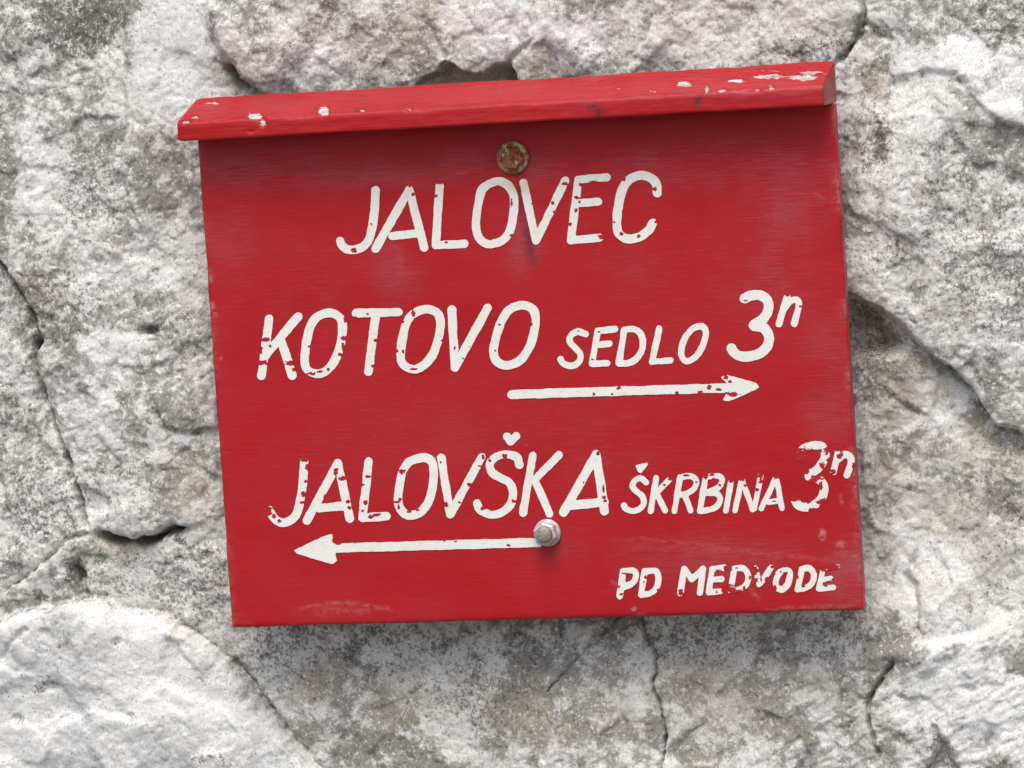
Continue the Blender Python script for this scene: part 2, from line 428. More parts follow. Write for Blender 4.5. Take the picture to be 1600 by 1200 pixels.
# steps and cracks
ledge(B_LEFT, 5.5, 110, -1, w=2.5, rnd=6, t0=0.3, t1=0.2)
ledge(C_LEFT, 13, 170, -1, w=7.5, rnd=10, t0=0.3, t1=0.06, low=0.3, lowfall=14)
crack([(345, 95), (364, 124), (392, 148), (420, 168)], 8, 18)
hollow([(640, 142), (656, 124), (676, 112), (688, 94), (700, 98), (716, 112), (745, 116), (764, 103), (787, 97), (797, 112), (802, 135), (830, 190), (620, 190)], 32, 5)
crack([(787, 99), (808, 78), (838, 54)], 5, 4, 0.02, 0.4)
ledge([(810, 78), (845, 66), (862, 95), (862, 135)], 3.5, 40, -1, w=2)
crack([(650, 20), (668, 50), (690, 92)], 6, 3.0, 0.4, 0.02)
ledge(D_LEFT, 5.0, 90, -1, w=2.0, t0=0.3)
crack(D_LEFT, 5, 2)
crack(DE, 4.5, 11, 0.2, 0.1); ledge(DE, 5, 80, 1, w=2.2, t0=0.3)
crack([(1344, 36), (1370, 56), (1402, 68)], 6, 5, 0.02, 0.4)
ledge(E_LOW, 13, 260, -1, w=4.0, rnd=9, t0=0.04, t1=0.5, low=0.6, lowfall=22)
hollow([(1290, 470), (1330, 474), (1368, 490), (1398, 520), (1425, 545), (1395, 565), (1340, 578), (1290, 580)], 17, 13)
crack([(1440, 552), (1478, 584), (1515, 612), (1532, 645), (1545, 670), (1600, 682)], 4, 8)
crack([(1386, 620), (1408, 634), (1432, 652)], 5, 4); pit(1440, 602, 12, 4, 8); pit(1476, 585, 16, 5, 9)
ledge([(1380, 130), (1440, 112), (1490, 112), (1535, 165), (1575, 195), (1660, 208)], 6, 70, -1, w=2.5, t0=0.3, t1=0.02)
pit(1504, 128, 9, 4); pit(1366, 225, 16, 3.5, 45); pit(1405, 130, 12, 3); pit(1580, 285, 8, 3)
crack(L_CRACK, 4.0, 13, 0.3, 0.02); ledge(L_CRACK, 7, 140, -1, w=2.2, t0=0.35, t1=0.3)
pit(50, 538, 9, 6)
crack(LOW_CRACK[:6], 6.5, 30, 0.12, 0.25); ledge(LOW_CRACK, 11, 120, -1, w=2.2, t0=0.25, t1=0.5)
ledge(MK, 11, 110, -1, w=3.0, t0=0.15, t1=0.3); crack(MK, 4, 6, 0.02, 0.3)
ledge(J_EDGE, 17, 240, 1, w=3.2, rnd=11, t0=0.02, t1=0.02, low=0.25, lowfall=12); crack(J_EDGE, 6, 5, 0.02, 0.02); crack(J_TOP[7:], 4, 6, 0.1, 0.1)
crack([(106, 872), (118, 900), (126, 938)], 8, 12); pit(48, 943, 11, 7); pit(78, 985, 8, 2.5); pit(190, 1000, 7, 2.5); pit(80, 1070, 16, 3, 9)
crack([(0, 1035), (20, 1005), (55, 975)], 5, 3); pit(212, 1118, 8, 3); pit(30, 1125, 10, 3)
ledge([(60, 1200), (80, 1140), (150, 1105), (200, 1118), (260, 1130)], 3.0, 60, 1, w=2.5)
pit(226, 518, 15, 7, 8); crack([(236, 530), (245, 548), (240, 560)], 5, 3)
ledge([(228, 600), (240, 632), (252, 664), (290, 676), (340, 670)], 5, 60, -1, w=2, t0=0.2, t1=0.02); crack([(240, 640), (256, 668), (300, 678), (340, 672)], 4, 4)
crack([(290, 855), (300, 880), (318, 878), (322, 862)], 5, 2.5)
crack([(980, 940), (1000, 972), (1005, 1000), (1022, 1030), (1016, 1070), (1030, 1110), (1036, 1150), (1030, 1230), (1050, 1340), (1005, 1480)], 2.0, 11, 0.02, 0.3)
ledge([(1018, 1040), (1016, 1070), (1030, 1110), (1036, 1150), (1030, 1230), (1050, 1340)], 2.0, 50, -1, w=1.2)
crack([(968, 962), (900, 1030), (850, 1088)], 1.6, 3.5)
pit(1017, 996, 9, 5); pit(1032, 1028, 7, 4); pit(1091, 1018, 9, 3, 14); pit(1022, 1058, 6, 3)
ledge(H_TOP, 9, 160, 1, w=4, t0=0.12, t1=0.3); crack([(1400, 1030), (1372, 1068), (1357, 1098), (1357, 1130), (1362, 1160), (1374, 1190)], 3.2, 10)
crack([(1270, 1140), (1285, 1150), (1262, 1185), (1240, 1215)], 7, 5); hollow([(1452, 1122), (1470, 1140), (1492, 1175), (1512, 1215), (1440, 1215), (1455, 1165)], 8, 6)
pit(1513, 1078, 11, 5, 7); pit(1560, 1030, 12, 4, 24); pit(1548, 1160, 10, 3, 16)
crack([(1428, 860), (1412, 905), (1430, 950), (1427, 1000)], 5, 4); pit(1420, 915, 10, 4); swell(1455, 940, 26, 50, 5)
ledge([(1405, 900), (1432, 915), (1432, 960), (1425, 1000)], 3.5, 45, -1, w=2)

# more joints beyond the frame
rng = np.random.default_rng(8)
for k in range(16):
    an = k * 2.399; rad = 1150 + 190 * k
    cx, cy = 800 + rad * 1.1 * np.cos(an), 600 + rad * 0.9 * np.sin(an)
    d0 = rng.uniform(0, np.pi); ln_ = rng.uniform(250, 600)
    pl = [(cx + np.cos(d0) * t * ln_ + rng.normal(0, 45), cy + np.sin(d0) * t * ln_ + rng.normal(0, 45)) for t in np.linspace(-1, 1, 7)]
    ledge(pl, rng.uniform(12, 26), rng.uniform(200, 420), int(rng.choice([-1, 1])), w=6, rnd=10, t0=0.4, t1=0.4)
    if k % 2: crack(pl, 9, 16, 0.3, 0.3)
# which block a point belongs to
BIG = 1e4
def region(px): return inside(P(px), WX, WZ)
lab = np.zeros(GX.shape, np.int8)
def put(k, px):
    lab[region(px)] = k
put(1, [(230, -440)] + C_LEFT[1:] + [(640, 175), (985, 175)] + D_LEFT[::-1] + [(1130, -440)])           # boulder above the sign
put(2, D_LEFT + [(1000, 180), (1280, 150)] + DE[::-1] + [(1290, -420), (1130, -420)])                   # block above the sign's right half
put(3, [(1290, -420)] + DE + [(1200, 160), (1200, 440)] + E_LOW + [(2300, 720), (2300, -420)])           # right slab
put(4, E_LOW[::-1] + [(1150, 440), (1150, 980)] + H_TOP + [(2300, 900), (2300, 720)])                   # recessed rock right of the sign
put(5, H_TOP[::-1] + [(1180, 1120), (1180, 1700), (2300, 1700), (2300, 900)])                         # ledge at lower right
put(7, L_CRACK + MK[1:] + [(-700, 1090), (-700, 60)])                                               # left slab
put(8, MK[::-1] + LOW_CRACK[1:] + [(420, 800), (470, 950), (480, 1190), (300, 1300), (-100, 1300), (-380, 1250)])
put(6, J_EDGE)                                                                                      # white boulder
# smoothness / cleanliness per block, softened
px_, py_ = to_px(np.stack([GX / 1000, np.full_like(GX, 0.03), GZ / 1000], -1))
px_ = px_.astype(np.float32); py_ = py_.astype(np.float32)
def blob(lst):
    out = np.zeros_like(GX)
    wx = px_ + 26 * fbm(GX, GZ, 22, 3, 0.55, 41); wy = py_ + 26 * fbm(GX, GZ, 22, 3, 0.55, 42)
    for (x, y, rx, ry, a) in lst:
        q = ((wx - x) / rx) ** 2 + ((wy - y) / ry) ** 2
        out = np.where(q < 6, np.maximum(out, a * np.exp(-q ** 1.5)), out)
    return out
jd, jsg, _ = polydist(P(J_EDGE), WX, WZ)
jin = (lab == 6).astype(np.float32) * (0.75 + 0.25 * sstep(0, 9, jd))
clean = np.maximum(blob([(262, 70, 75, 130, 1.0), (255, 250, 45, 80, .55), (1480, 92, 110, 34, .95), (1575, 165, 45, 36, 1.0), (1390, 310, 60, 120, .4),
                         (170, 570, 75, 80, .6), (850, 60, 130, 70, .65), (440, 90, 80, 70, .45), (1465, 650, 90, 70, .5), (1440, 900, 60, 90, .75),
                         (1250, 1160, 60, 60, .55), (1500, 1090, 130, 95, .95), (620, 1140, 80, 60, .5), (40, 90, 25, 70, .7), (30, 1000, 60, 40, .6),
                         (100, 880, 40, 30, .4), (130, 1100, 400, 110, .4), (1120, 1140, 120, 60, .35), (280, 620, 50, 40, .6), (700, 60, 100, 60, .35), (110, 150, 70, 50, .35), (30, 260, 50, 90, .45), (1450, 770, 130, 150, .42), (1000, 1130, 330, 90, .55), (650, 1150, 140, 70, .35), (1400, 170, 60, 50, .3), (240, 430, 40, 60, .4), (60, 620, 30, 50, .3), (60, 190, 70, 60, .4), (130, 420, 40, 40, .3), (190, 660, 60, 50, .35), (260, 350, 40, 50, .35), (520, 60, 120, 60, .35), (1180, 40, 80, 40, .3)]),
                   0.95 * jin)
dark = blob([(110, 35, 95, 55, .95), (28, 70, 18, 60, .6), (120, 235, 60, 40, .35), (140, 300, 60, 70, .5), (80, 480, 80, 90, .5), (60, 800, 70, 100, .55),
             (300, 920, 80, 70, .6), (170, 900, 70, 50, .45), (560, 1005, 210, 45, .55), (420, 1000, 70, 80, .6), (780, 1010, 130, 60, .4), (730, 1085, 130, 60, .55),  # spots just below the sign mix lichen with its painted shadow
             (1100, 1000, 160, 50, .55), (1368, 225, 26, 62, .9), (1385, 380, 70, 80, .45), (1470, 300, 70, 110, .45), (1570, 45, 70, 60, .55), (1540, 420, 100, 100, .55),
             (1250, 75, 70, 30, .55), (1350, 530, 60, 50, .5), (900, 85, 30, 60, .4), (480, 90, 40, 60, .3), (1300, 990, 70, 60, .5), (1550, 780, 70, 120, .3), (20, 620, 60, 120, .3), (80, 1070, 22, 12, 1.6), (190, 1000, 9, 9, 1.5), (30, 1125, 14, 12, 1.5), (212, 1118, 9, 9, 1.5), (330, 1185, 30, 10, 1.4), (95, 1000, 12, 7, 1.2), (330, 1060, 60, 20, .7), (50, 942, 12, 12, 2.0), (115, 895, 16, 26, 1.5), (270, 842, 14, 10, 1.6), (226, 516, 12, 7, 1.6), (1570, 420, 90, 140, .5),  # recess under right slab, crevices, some pits: shade put into the colour
             (1480, 1165, 40, 40, .7), (250, 470, 50, 60, .35), (150, 740, 80, 60, .35)])  # first spot paints the darkness of the lower right hollow
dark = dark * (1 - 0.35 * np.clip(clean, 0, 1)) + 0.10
tan = blob([(368, 110, 30, 46, 1.0), (1352, 520, 44, 60, .9), (240, 190, 50, 60, .55), (480, 1070, 40, 34, .9), (700, 1100, 170, 60, .5), (1150, 1080, 200, 100, .62), (900, 1120, 160, 70, .5), (1480, 780, 140, 160, .5), (1500, 420, 120, 120, .35), (1420, 300, 60, 60, .3),
            (1400, 630, 70, 80, .6), (840, 100, 40, 36, .7), (660, 40, 40, 50, .5), (1250, 50, 50, 50, .5), (740, 120, 70, 30, .9), (1430, 600, 60, 40, .5), (60, 460, 50, 60, .4),
            (180, 860, 60, 20, .6), (300, 740, 60, 60, .4), (1370, 140, 30, 30, .5)])
# rough weathered relief, quieter on the clean faces
rough = 1.0 - 0.55 * np.clip(clean, 0, 1)
far = sstep(330, 700, np.hypot(GX, GZ))
Hh += far * (45 * facets(GX + 30 * fbm(GX, GZ, 200, 2, 0.5, 61), GZ, 330, 800) + 16 * lod(60) * facets(GX, GZ, 110, 810))
Hh += 3.4 * lod(22) * fbm(GX, GZ, 75, 3, 0.5, 5)
Hh += rough * (1.0 * lod(9) * fbm(GX, GZ, 24, 3, 0.55, 6) + 0.40 * lod(5) * fbm(GX, GZ, 8.5, 2, 0.6, 7))
isj = (lab == 6).astype(np.float32)
Hh += 4.4 * lod(25) * facets(WX, WZ, 62, 731) + lod(9) * (2.6 - 0.9 * isj) * facets(WX + 9, WZ, 23, 720) + 4.5 * lod(20) * isj * facets(WX + 4, WZ, 46, 771) + lod(4) * rough * 0.95 * facets(WX, WZ + 5, 8.5, 740)
rg = fbm(GX, GZ, 15, 3, 0.55, 8, True)
Hh -= lod(6) * rough * 1.1 * np.maximum(rg - 0.30, 0) * 1.6
Hh += lod(3) * rough * 0.32 * fbm(GX, GZ, 3.4, 2, 0.65, 9)
pp = fbm(GX, GZ, 7, 2, 0.5, 10)
Hh -= lod(5) * rough * 1.1 * sstep(0.40, 0.66, pp)
# slanted strata on the lower right ledge and clean faces
strat = fbm(GX * 0.35 + GZ * 0.25, GZ * 1.0 - GX * 0.55, 9, 3, 0.55, 15)
Hh += 2.0 * lod(5) * strat * ((lab == 5) * 1.0 + 0.12 * (lab == 6))
# the stone stays behind the board
behind = sstep(214, 202, np.abs(GX)) * sstep(172, 157, np.abs(GZ))
lim = 1000 * YR - 16.0
Hh = np.where(behind > 0, np.minimum(Hh, lim + (1 - behind) * 60), Hh)
V = np.stack([GX / 1000, YR - Hh / 1000, GZ / 1000 + Z0], -1).reshape(-1, 3)
nz, nx = GX.shape
idx = np.arange(nz * nx).reshape(nz, nx)
Q = np.stack([idx[:-1, :-1], idx[:-1, 1:], idx[1:, 1:], idx[1:, :-1]], -1).reshape(-1, 4)
QL = lab[:-1, :-1].reshape(-1)
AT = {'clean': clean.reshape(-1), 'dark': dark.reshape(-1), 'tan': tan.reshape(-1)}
BLOCK_LABELS = {1: 'pale pitted boulder overhanging a dark hollow above the sign', 2: 'grey block above the right half of the sign',
                3: 'large lichen-speckled slab right of the sign', 4: 'recessed pale rock under the right slab', 5: 'slanted pale ledge at the lower right',
                6: 'smooth white rounded boulder at the lower left', 7: 'grey slab left of the long crack', 8: 'rough grey block above the white boulder'}
rock = None
for k in range(9):
    q = Q[QL == k]
    if not len(q): continue
    used, inv = np.unique(q, return_inverse=True)
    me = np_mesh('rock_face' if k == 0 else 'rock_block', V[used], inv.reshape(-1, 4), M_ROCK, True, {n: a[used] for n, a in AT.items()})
    if k == 0:
        rock = link('rock_face', me); rock['kind'] = 'structure'
    else:
        o = link('rock_block', me, rock); o['label'] = BLOCK_LABELS[k]

# ground in front of the face, out of frame
gs = np.concatenate([-np.geomspace(300, 4.5, 30), np.linspace(-4, 4, 161), np.geomspace(4.5, 300, 30)])
A, B = np.meshgrid(gs, gs)
R0 = np.hypot(A, B)
hz = 0.05 * fbm(A, B, 1.3, 4, 0.5, 51) - 0.02 + np.where(R0 > 12, (R0 - 12) * 0.02, 0) * fbm(A, B, 60, 3, 0.5, 52)
GV = np.stack([A, B - 1.0, hz], -1).reshape(-1, 3)
gi = np.arange(len(gs) ** 2).reshape(len(gs), len(gs))
gq = np.stack([gi[:-1, :-1], gi[:-1, 1:], gi[1:, 1:], gi[1:, :-1]], -1).reshape(-1, 4)
ground = link('ground', np_mesh('ground', GV, gq, M_GROUND)); ground['kind'] = 'structure'

# ------------------------------------------------------------------ the sign
sign = bpy.data.objects.new('trail_sign', None); COL.objects.link(sign)
sign.location = (0, 0, Z0 - 0.155); sign.empty_display_size = 0.05
sign['label'] = 'red painted wooden trail sign with white lettering, arrows and sloping top strip, bolted to rock'
sign['category'] = 'sign'
BZ = 0.155                                   # local z of the sign's middle above the empty
def loc(P3):                                 # sign-centred coordinates -> the empty's
    P3 = np.array(P3, float); P3[..., 2] += BZ
    return P3

def pxblob(x, y, lst, warp=6, sc=14, seed=60):
    wx = x + warp * fbm(x, y, sc, 3, 0.6, seed); wy = y + warp * fbm(x, y, sc, 3, 0.6, seed + 5)
    out = np.zeros(x.shape)
    for (bx, by, rx, ry, a) in lst:
        q = ((wx - bx) / rx) ** 2 + ((wy - by) / ry) ** 2
        out = np.maximum(out, a * np.exp(-q ** 1.5))
    return out
def pxline(x, y, pts, w, a, warp=3):
    wx = x + warp * fbm(x, y, 18, 2, 0.5, 71); wy = y + warp * fbm(x, y, 18, 2, 0.5, 72)
    d, _, par = polydist(pts, wx, wy)
    return a * np.exp(-(d / w) ** 2) * sstep(0, 0.2, par) * sstep(0, 0.2, 1 - par)

def build_board():
    st = 0.9
    bx = np.linspace(-0.2, 0.2, int(400 / st) + 1); bz = np.linspace(-0.155, 0.150, int(305 / st) + 1)
    X, Z = np.meshgrid(bx, bz)
    n1 = fbm(X * 1000, Z * 1000, 120, 3, 0.5, 80)
    edge = np.minimum(np.minimum(X + 0.2, 0.2 - X), Z + 0.155)
    Y = 0.00012 * n1 + 0.0010 * np.exp(-edge / 0.0012)            # slightly eased edges
    wob = 0.0007 * fbm(X * 1000, Z * 1000, 24, 4, 0.65, 81)
    ex = np.exp(-(0.2 - np.abs(X)) / 0.004); ez = np.exp(-(Z + 0.155) / 0.004)
    Xw = X + wob * ex; Zw = Z + 0.0008 * fbm(X * 1000, Z * 1000, 24, 4, 0.65, 82) * ez
    F = np.stack([Xw, Y, Zw], -1)
    x, y = to_px(np.stack([X, np.zeros_like(X), Z], -1))
    chalk = pxblob(x, y, [(400, 265, 130, 35, .9), (560, 270, 160, 26, .6), (720, 262, 60, 30, .6), (860, 265, 60, 30, .7), (1130, 255, 200, 40, .75), (1230, 330, 70, 70, .6),
                          (620, 420, 40, 60, .5), (820, 380, 26, 50, .8), (1290, 600, 40, 120, .5), (480, 480, 60, 70, .3), (1100, 870, 160, 40, .4), (1320, 905, 40, 50, .6),
                          (850, 850, 40, 30, .4), (360, 380, 40, 80, .3), (1000, 420, 60, 30, .3), (900, 690, 300, 60, .2), (1200, 420, 80, 60, .4)], 14, 40)
    rim = np.exp(-np.minimum(X + 0.2, 0.2 - X) / 0.0022)
    scr = np.where(X > 0, 1.1, 0.6) * rim * sstep(-0.2, 0.5, fbm(X * 1000, Z * 1000, 30, 4, 0.6, 83)) + 0.5 * np.exp(-(Z + 0.155) / 0.0016) * sstep(0.0, 0.5, fbm(X * 1000, Z * 1000, 26, 4, 0.6, 84))
    for pts, w, a in [([(455, 955), (490, 946), (540, 941), (580, 947), (625, 955)], 3, .5), ([(480, 958), (540, 952), (590, 956)], 7, .3),
                      ([(930, 845), (1010, 842), (1090, 850), (1170, 862), (1250, 870), (1340, 880)], 3.5, .26), ([(945, 858), (1060, 856), (1180, 866)], 6, .12),
                      ([(325, 415), (330, 445)], 4, .6), ([(328, 470), (334, 488), (338, 498)], 4, .9), ([(1170, 915), (1188, 940)], 3, .6),
                      ([(1180, 955), (1240, 950), (1350, 946)], 3, .5), ([(1300, 862), (1352, 872)], 4, .45), ([(620, 380), (628, 440)], 6, .12),
                      ([(1270, 300), (1295, 315)], 3, .25), ([(1180, 330), (1235, 345)], 5, .12), ([(955, 906), (968, 916)], 3, .4), ([(1314, 770), (1316, 790)], 3, .5)]:
        scr = np.maximum(scr, pxline(x, y, pts, w, a))
    scr = np.maximum(scr, pxblob(x, y, [(1285, 835, 5, 8, 1.4), (1314, 851, 8, 6, .9), (990, 952, 4, 3, 1.2), (345, 560, 3, 3, .8)], 2, 8))
    dirt_shade = np.maximum(pxblob(x, y, [(832, 408, 9, 12, 1.0), (1318, 858, 10, 5, .5), (326, 250, 6, 12, .6), (371, 259, 4, 4, .9), (800, 250, 42, 40, .55), (852, 862, 24, 14, .35)], 3, 10),  # last spot puts the lower bolt's cast shadow into the colour
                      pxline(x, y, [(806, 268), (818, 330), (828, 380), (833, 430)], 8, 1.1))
    nzz, nxx = X.shape
    id0 = np.arange(nzz * nxx).reshape(nzz, nxx)
    fr = np.stack([id0[:-1, :-1], id0[:-1, 1:], id0[1:, 1:], id0[1:, :-1]], -1).reshape(-1, 4)
    verts = [F.reshape(-1, 3)]; quads = [fr]
    ring = np.concatenate([id0[0, :], id0[1:, -1], id0[-1, -2::-1], id0[-2:0:-1, 0]])
    base = len(verts[0]); m = len(ring)
    cols = []
    T = 0.0095
    for kk, yy in enumerate((0.003, 0.006, T)):
        rv = verts[0][ring].copy(); rv[:, 1] = yy + 0.0004 * np.sin(np.arange(m) * 0.13 + kk)
        verts.append(rv)
    prev = ring
    for kk in range(3):
        cur = base + kk * m + np.arange(m)
        quads.append(np.stack([prev, np.roll(prev, -1), np.roll(cur, -1), cur], -1)[:, ::-1])
        prev = cur
    VV = np.concatenate(verts); c0 = len(VV)
    # back: four big triangles' worth of quads as a fan to the centre line
    VV = np.vstack([VV, [[0, T, 0]]])
    ext = np.zeros(len(VV) - base)
    me = np_mesh('board', loc(VV), np.vstack(quads), M_BOARD, True,
                 {'chalk': np.concatenate([0.8 * chalk.ravel(), ext + .4]), 'scratch': np.concatenate([scr.ravel(), ext + .35]), 'dirt_shade': np.concatenate([dirt_shade.ravel(), ext])})
    return link('board', me, sign)
board = build_board()
# back face of the board
bk = np_mesh('back_panel', loc(np.array([[-.2, .0094, -.155], [.2, .0094, -.155], [.2, .0094, .15], [-.2, .0094, .15]])), np.array([[3, 2, 1, 0]]), M_BOARD, False)
link('back_panel', bk, board)

def build_roof():
    x0, x1 = -0.2042, 0.1993
    prof = []
    def run(a, b, n):
        for i in range(n): prof.append((a[0] + (b[0] - a[0]) * i / n, a[1] + (b[1] - a[1]) * i / n))
    A_, B_, C_, D_ = (-.026, .1500), (-.026, .1623), (.0155, .1755), (.0155, .1502)
    run(A_, B_, 18); run(B_, C_, 54); run(C_, D_, 10); run(D_, A_, 22)
    pr = np.array(prof); n = len(pr)
    # ease the corners
    for it in range(3): pr = 0.5 * pr + 0.25 * (np.roll(pr, 1, 0) + np.roll(pr, -1, 0))
    xs = np.linspace(x0, x1, 520)
    X = np.repeat(xs[:, None], n, 1); Yp = np.repeat(pr[None, :, 0], len(xs), 0); Zp = np.repeat(pr[None, :, 1], len(xs), 0)
    tn = np.roll(pr, -1, 0) - np.roll(pr, 1, 0); tn /= np.linalg.norm(tn, axis=1)[:, None]
    ny, nzv = -tn[:, 1], tn[:, 0]                           # outward for this winding
    arc = np.arange(n) * 0.75
    AA = np.repeat(arc[None], len(xs), 0)
    dsp = 0.9 * fbm(X * 1000, AA, 70, 4, 0.55, 90) + 0.28 * fbm(X * 250, AA, 6, 3, 0.6, 91)
    gr = fbm(X * 120, AA, 4.0, 3, 0.6, 92, True)
    dsp -= 0.8 * np.maximum(gr - 0.35, 0) * (AA > 12) * (AA < 56)
    x, y = to_px(np.stack([X, Yp, Zp], -1))
    vis = (np.arange(n) < 74)[None, :] * np.ones_like(X)
    chip = pxblob(x, y, [(398, 181, 14, 7, 1.1), (410, 190, 7, 9, .9), (506, 172, 9, 9, 1.2), (566, 171, 7, 4, .85), (638, 170, 6, 2.5, 1.0), (290, 190, 9, 3, .95), (305, 183, 8, 3, .9),
                         (330, 159, 22, 2.5, .8), (472, 181, 4, 4, .7), (392, 205, 9, 2.5, .55), (1068, 130, 16, 4, 1.0), (1020, 141, 9, 2, .7), (968, 135, 6, 2, .8), (942, 127, 10, 2, .6),
                         (1104, 138, 4, 9, 1.0), (1128, 140, 10, 4, .85), (1182, 140, 9, 4, 1.0), (1205, 137, 5, 6, 1.0), (1150, 125, 22, 4, .9), (1200, 119, 40, 5, .9), (1255, 120, 30, 6, .95),
                         (1270, 112, 32, 5, .8), (1220, 111, 50, 3, .6), (1155, 137, 3, 3, .6), (690, 200, 5, 2, .4), (545, 211, 14, 2, .5), (1240, 106, 40, 2, .55)], 4, 12, 95) * vis
    pale = pxblob(x, y, [(420, 165, 120, 14, .6), (900, 145, 200, 14, .5), (1150, 140, 200, 16, .7), (640, 150, 160, 14, .5)], 8, 30, 97) * vis  # pinkish sky sheen of the top face, painted into its colour
    dirt_shade = pxblob(x, y, [(918, 165, 14, 9, .9), (905, 185, 8, 8, .8), (935, 175, 6, 10, .8), (1090, 156, 8, 9, .9), (1126, 158, 5, 8, .9), (1060, 147, 40, 3, .8), (1000, 151, 30, 3, .7),
                         (1010, 180, 60, 2.5, .7), (340, 185, 8, 3, .6), (565, 152, 16, 3, .9), (420, 161, 40, 2, .6), (560, 171, 8, 4, .6), (700, 165, 80, 2, .5)], 4, 12, 99) * vis
    edge_f = np.exp(-((AA - 13.5) / 2.2) ** 2)
    dsp -= edge_f * (0.5 + 1.6 * np.maximum(fbm(X * 1000, AA * 0 + 3, 34, 4, 0.65, 93), 0))
    dsp -= 0.75 * sstep(0.3, 0.6, chip)
    Yd = Yp + dsp / 1000 * ny[None]; Zd = Zp + dsp / 1000 * nzv[None]
    # the left end is knocked round, the right end cut square
    tl = np.clip((xs - x0) / 0.006, 0, 1)[:, None]; bul = np.sqrt(1 - (1 - tl) ** 2)
    cy, cz = -0.005, 0.158
    Yd = cy + (Yd - cy) * (0.93 + 0.07 * bul); Zd = cz + (Zd - cz) * (0.90 + 0.10 * bul)
    tr = np.clip((x1 - xs) / 0.0025, 0, 1)[:, None]; bur = np.sqrt(1 - (1 - tr) ** 2)
    Yd = cy + (Yd - cy) * (0.96 + 0.04 * bur); Zd = cz + (Zd - cz) * (0.95 + 0.05 * bur)
    Vv = np.stack([X, Yd, Zd], -1).reshape(-1, 3)
    ii = np.arange(len(xs) * n).reshape(len(xs), n); i2 = np.roll(ii, -1, 1)
    q = [np.stack([ii[:-1], i2[:-1], i2[1:], ii[1:]], -1).reshape(-1, 4)]
    atts = [chip.ravel(), dirt_shade.ravel(), pale.ravel()]
    ev = []; ea = []
    b = len(Vv)
    for end, sgn in ((0, -1), (len(xs) - 1, 1)):              # end faces: shrinking rings
        rim = ii[end]; prev = rim; R = Vv[rim]; c = R.mean(0)
        for r in (0.9, 0.6, 0.3, 0.02):
            nv = c + (R - c) * r; nv[:, 0] = R[:, 0] + sgn * (0.0003 + 0.0003 * fbm(nv[:, 1] * 1000, nv[:, 2] * 1000, 6, 3, 0.6, 101))
            cur = b + np.arange(n); b += n
            ev.append(nv)
            wx_, wy_ = to_px(nv)
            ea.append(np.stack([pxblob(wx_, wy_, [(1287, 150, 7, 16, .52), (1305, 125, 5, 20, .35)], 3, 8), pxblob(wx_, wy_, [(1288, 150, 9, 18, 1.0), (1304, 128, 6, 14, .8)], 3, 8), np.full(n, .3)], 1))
            qq = np.stack([prev, np.roll(prev, -1), np.roll(cur, -1), cur], -1)
            q.append(qq if sgn < 0 else qq[:, ::-1])
            prev = cur
    Vv = np.vstack([Vv] + ev); ea = np.vstack(ea)
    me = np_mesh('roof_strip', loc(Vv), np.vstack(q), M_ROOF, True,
                 {'chip': np.concatenate([atts[0], ea[:, 0]]), 'dirt_shade': np.concatenate([atts[1], ea[:, 1]]), 'pale': np.concatenate([atts[2], ea[:, 2]])})
    o = link('roof_strip', me, sign)
    return o
build_roof()

# ------------------------------------------------------------------ lettering: brushed strokes of thick paint, flaked here and there
def smooth_poly(pts, closed=False, n=6):
    p = np.array(pts, float)
    if len(p) < 3: return p
    k = len(p); out = []
    rng = range(k if closed else k - 1)
    for i in rng:
        p1, p2 = p[i], p[(i + 1) % k]
        p0 = p[i - 1] if (closed or i > 0) else 2 * p1 - p2
        p3 = p[(i + 2) % k] if (closed or i + 2 < k) else 2 * p2 - p1
        for t in np.linspace(0, 1, n, endpoint=False):
            out.append(0.5 * ((2 * p1) + (p2 - p0) * t + (2 * p0 - 5 * p1 + 4 * p2 - p3) * t * t + (3 * p1 - p0 - 3 * p2 + p3) * t ** 3))
    if not closed: out.append(p[-1])
    return np.array(out)
CELL = 0.8
def contour_mesh(f, xs, ys):
    """marching squares: polygons where f > 0 (row runs merged) and the rim segments"""
    polys = []; rim = []
    pos = f > 0
    a, b, c, d = pos[:-1, :-1], pos[:-1, 1:], pos[1:, 1:], pos[1:, :-1]
    cnt = a.astype(int) + b + c + d
    full = cnt == 4
    for j in range(full.shape[0]):
        row = full[j]
        if not row.any(): continue
        e = np.diff(np.concatenate([[0], row.view(np.int8), [0]]))
        for s0, s1 in zip(np.where(e == 1)[0], np.where(e == -1)[0]):
            polys.append([(xs[s0], ys[j]), (xs[s1], ys[j]), (xs[s1], ys[j + 1]), (xs[s0], ys[j + 1])])
    for j, i in zip(*np.where((cnt > 0) & (cnt < 4))):
        cs = [(xs[i], ys[j], f[j, i]), (xs[i + 1], ys[j], f[j, i + 1]), (xs[i + 1], ys[j + 1], f[j + 1, i + 1]), (xs[i], ys[j + 1], f[j + 1, i])]
        poly = []; cut = []
        for k in range(4):
            p0, p1 = cs[k], cs[(k + 1) % 4]
            if p0[2] > 0: poly.append((p0[0], p0[1]))
            if (p0[2] > 0) != (p1[2] > 0):
                t = p0[2] / (p0[2] - p1[2])
                pt = (p0[0] + (p1[0] - p0[0]) * t, p0[1] + (p1[1] - p0[1]) * t)
                poly.append(pt); cut.append((pt, p0[2] > 0))
        if len(poly) >= 3: polys.append(poly)
        if len(cut) == 2: rim.append((cut[0][0], cut[1][0]) if cut[0][1] else (cut[1][0], cut[0][0]))
    return polys, rim
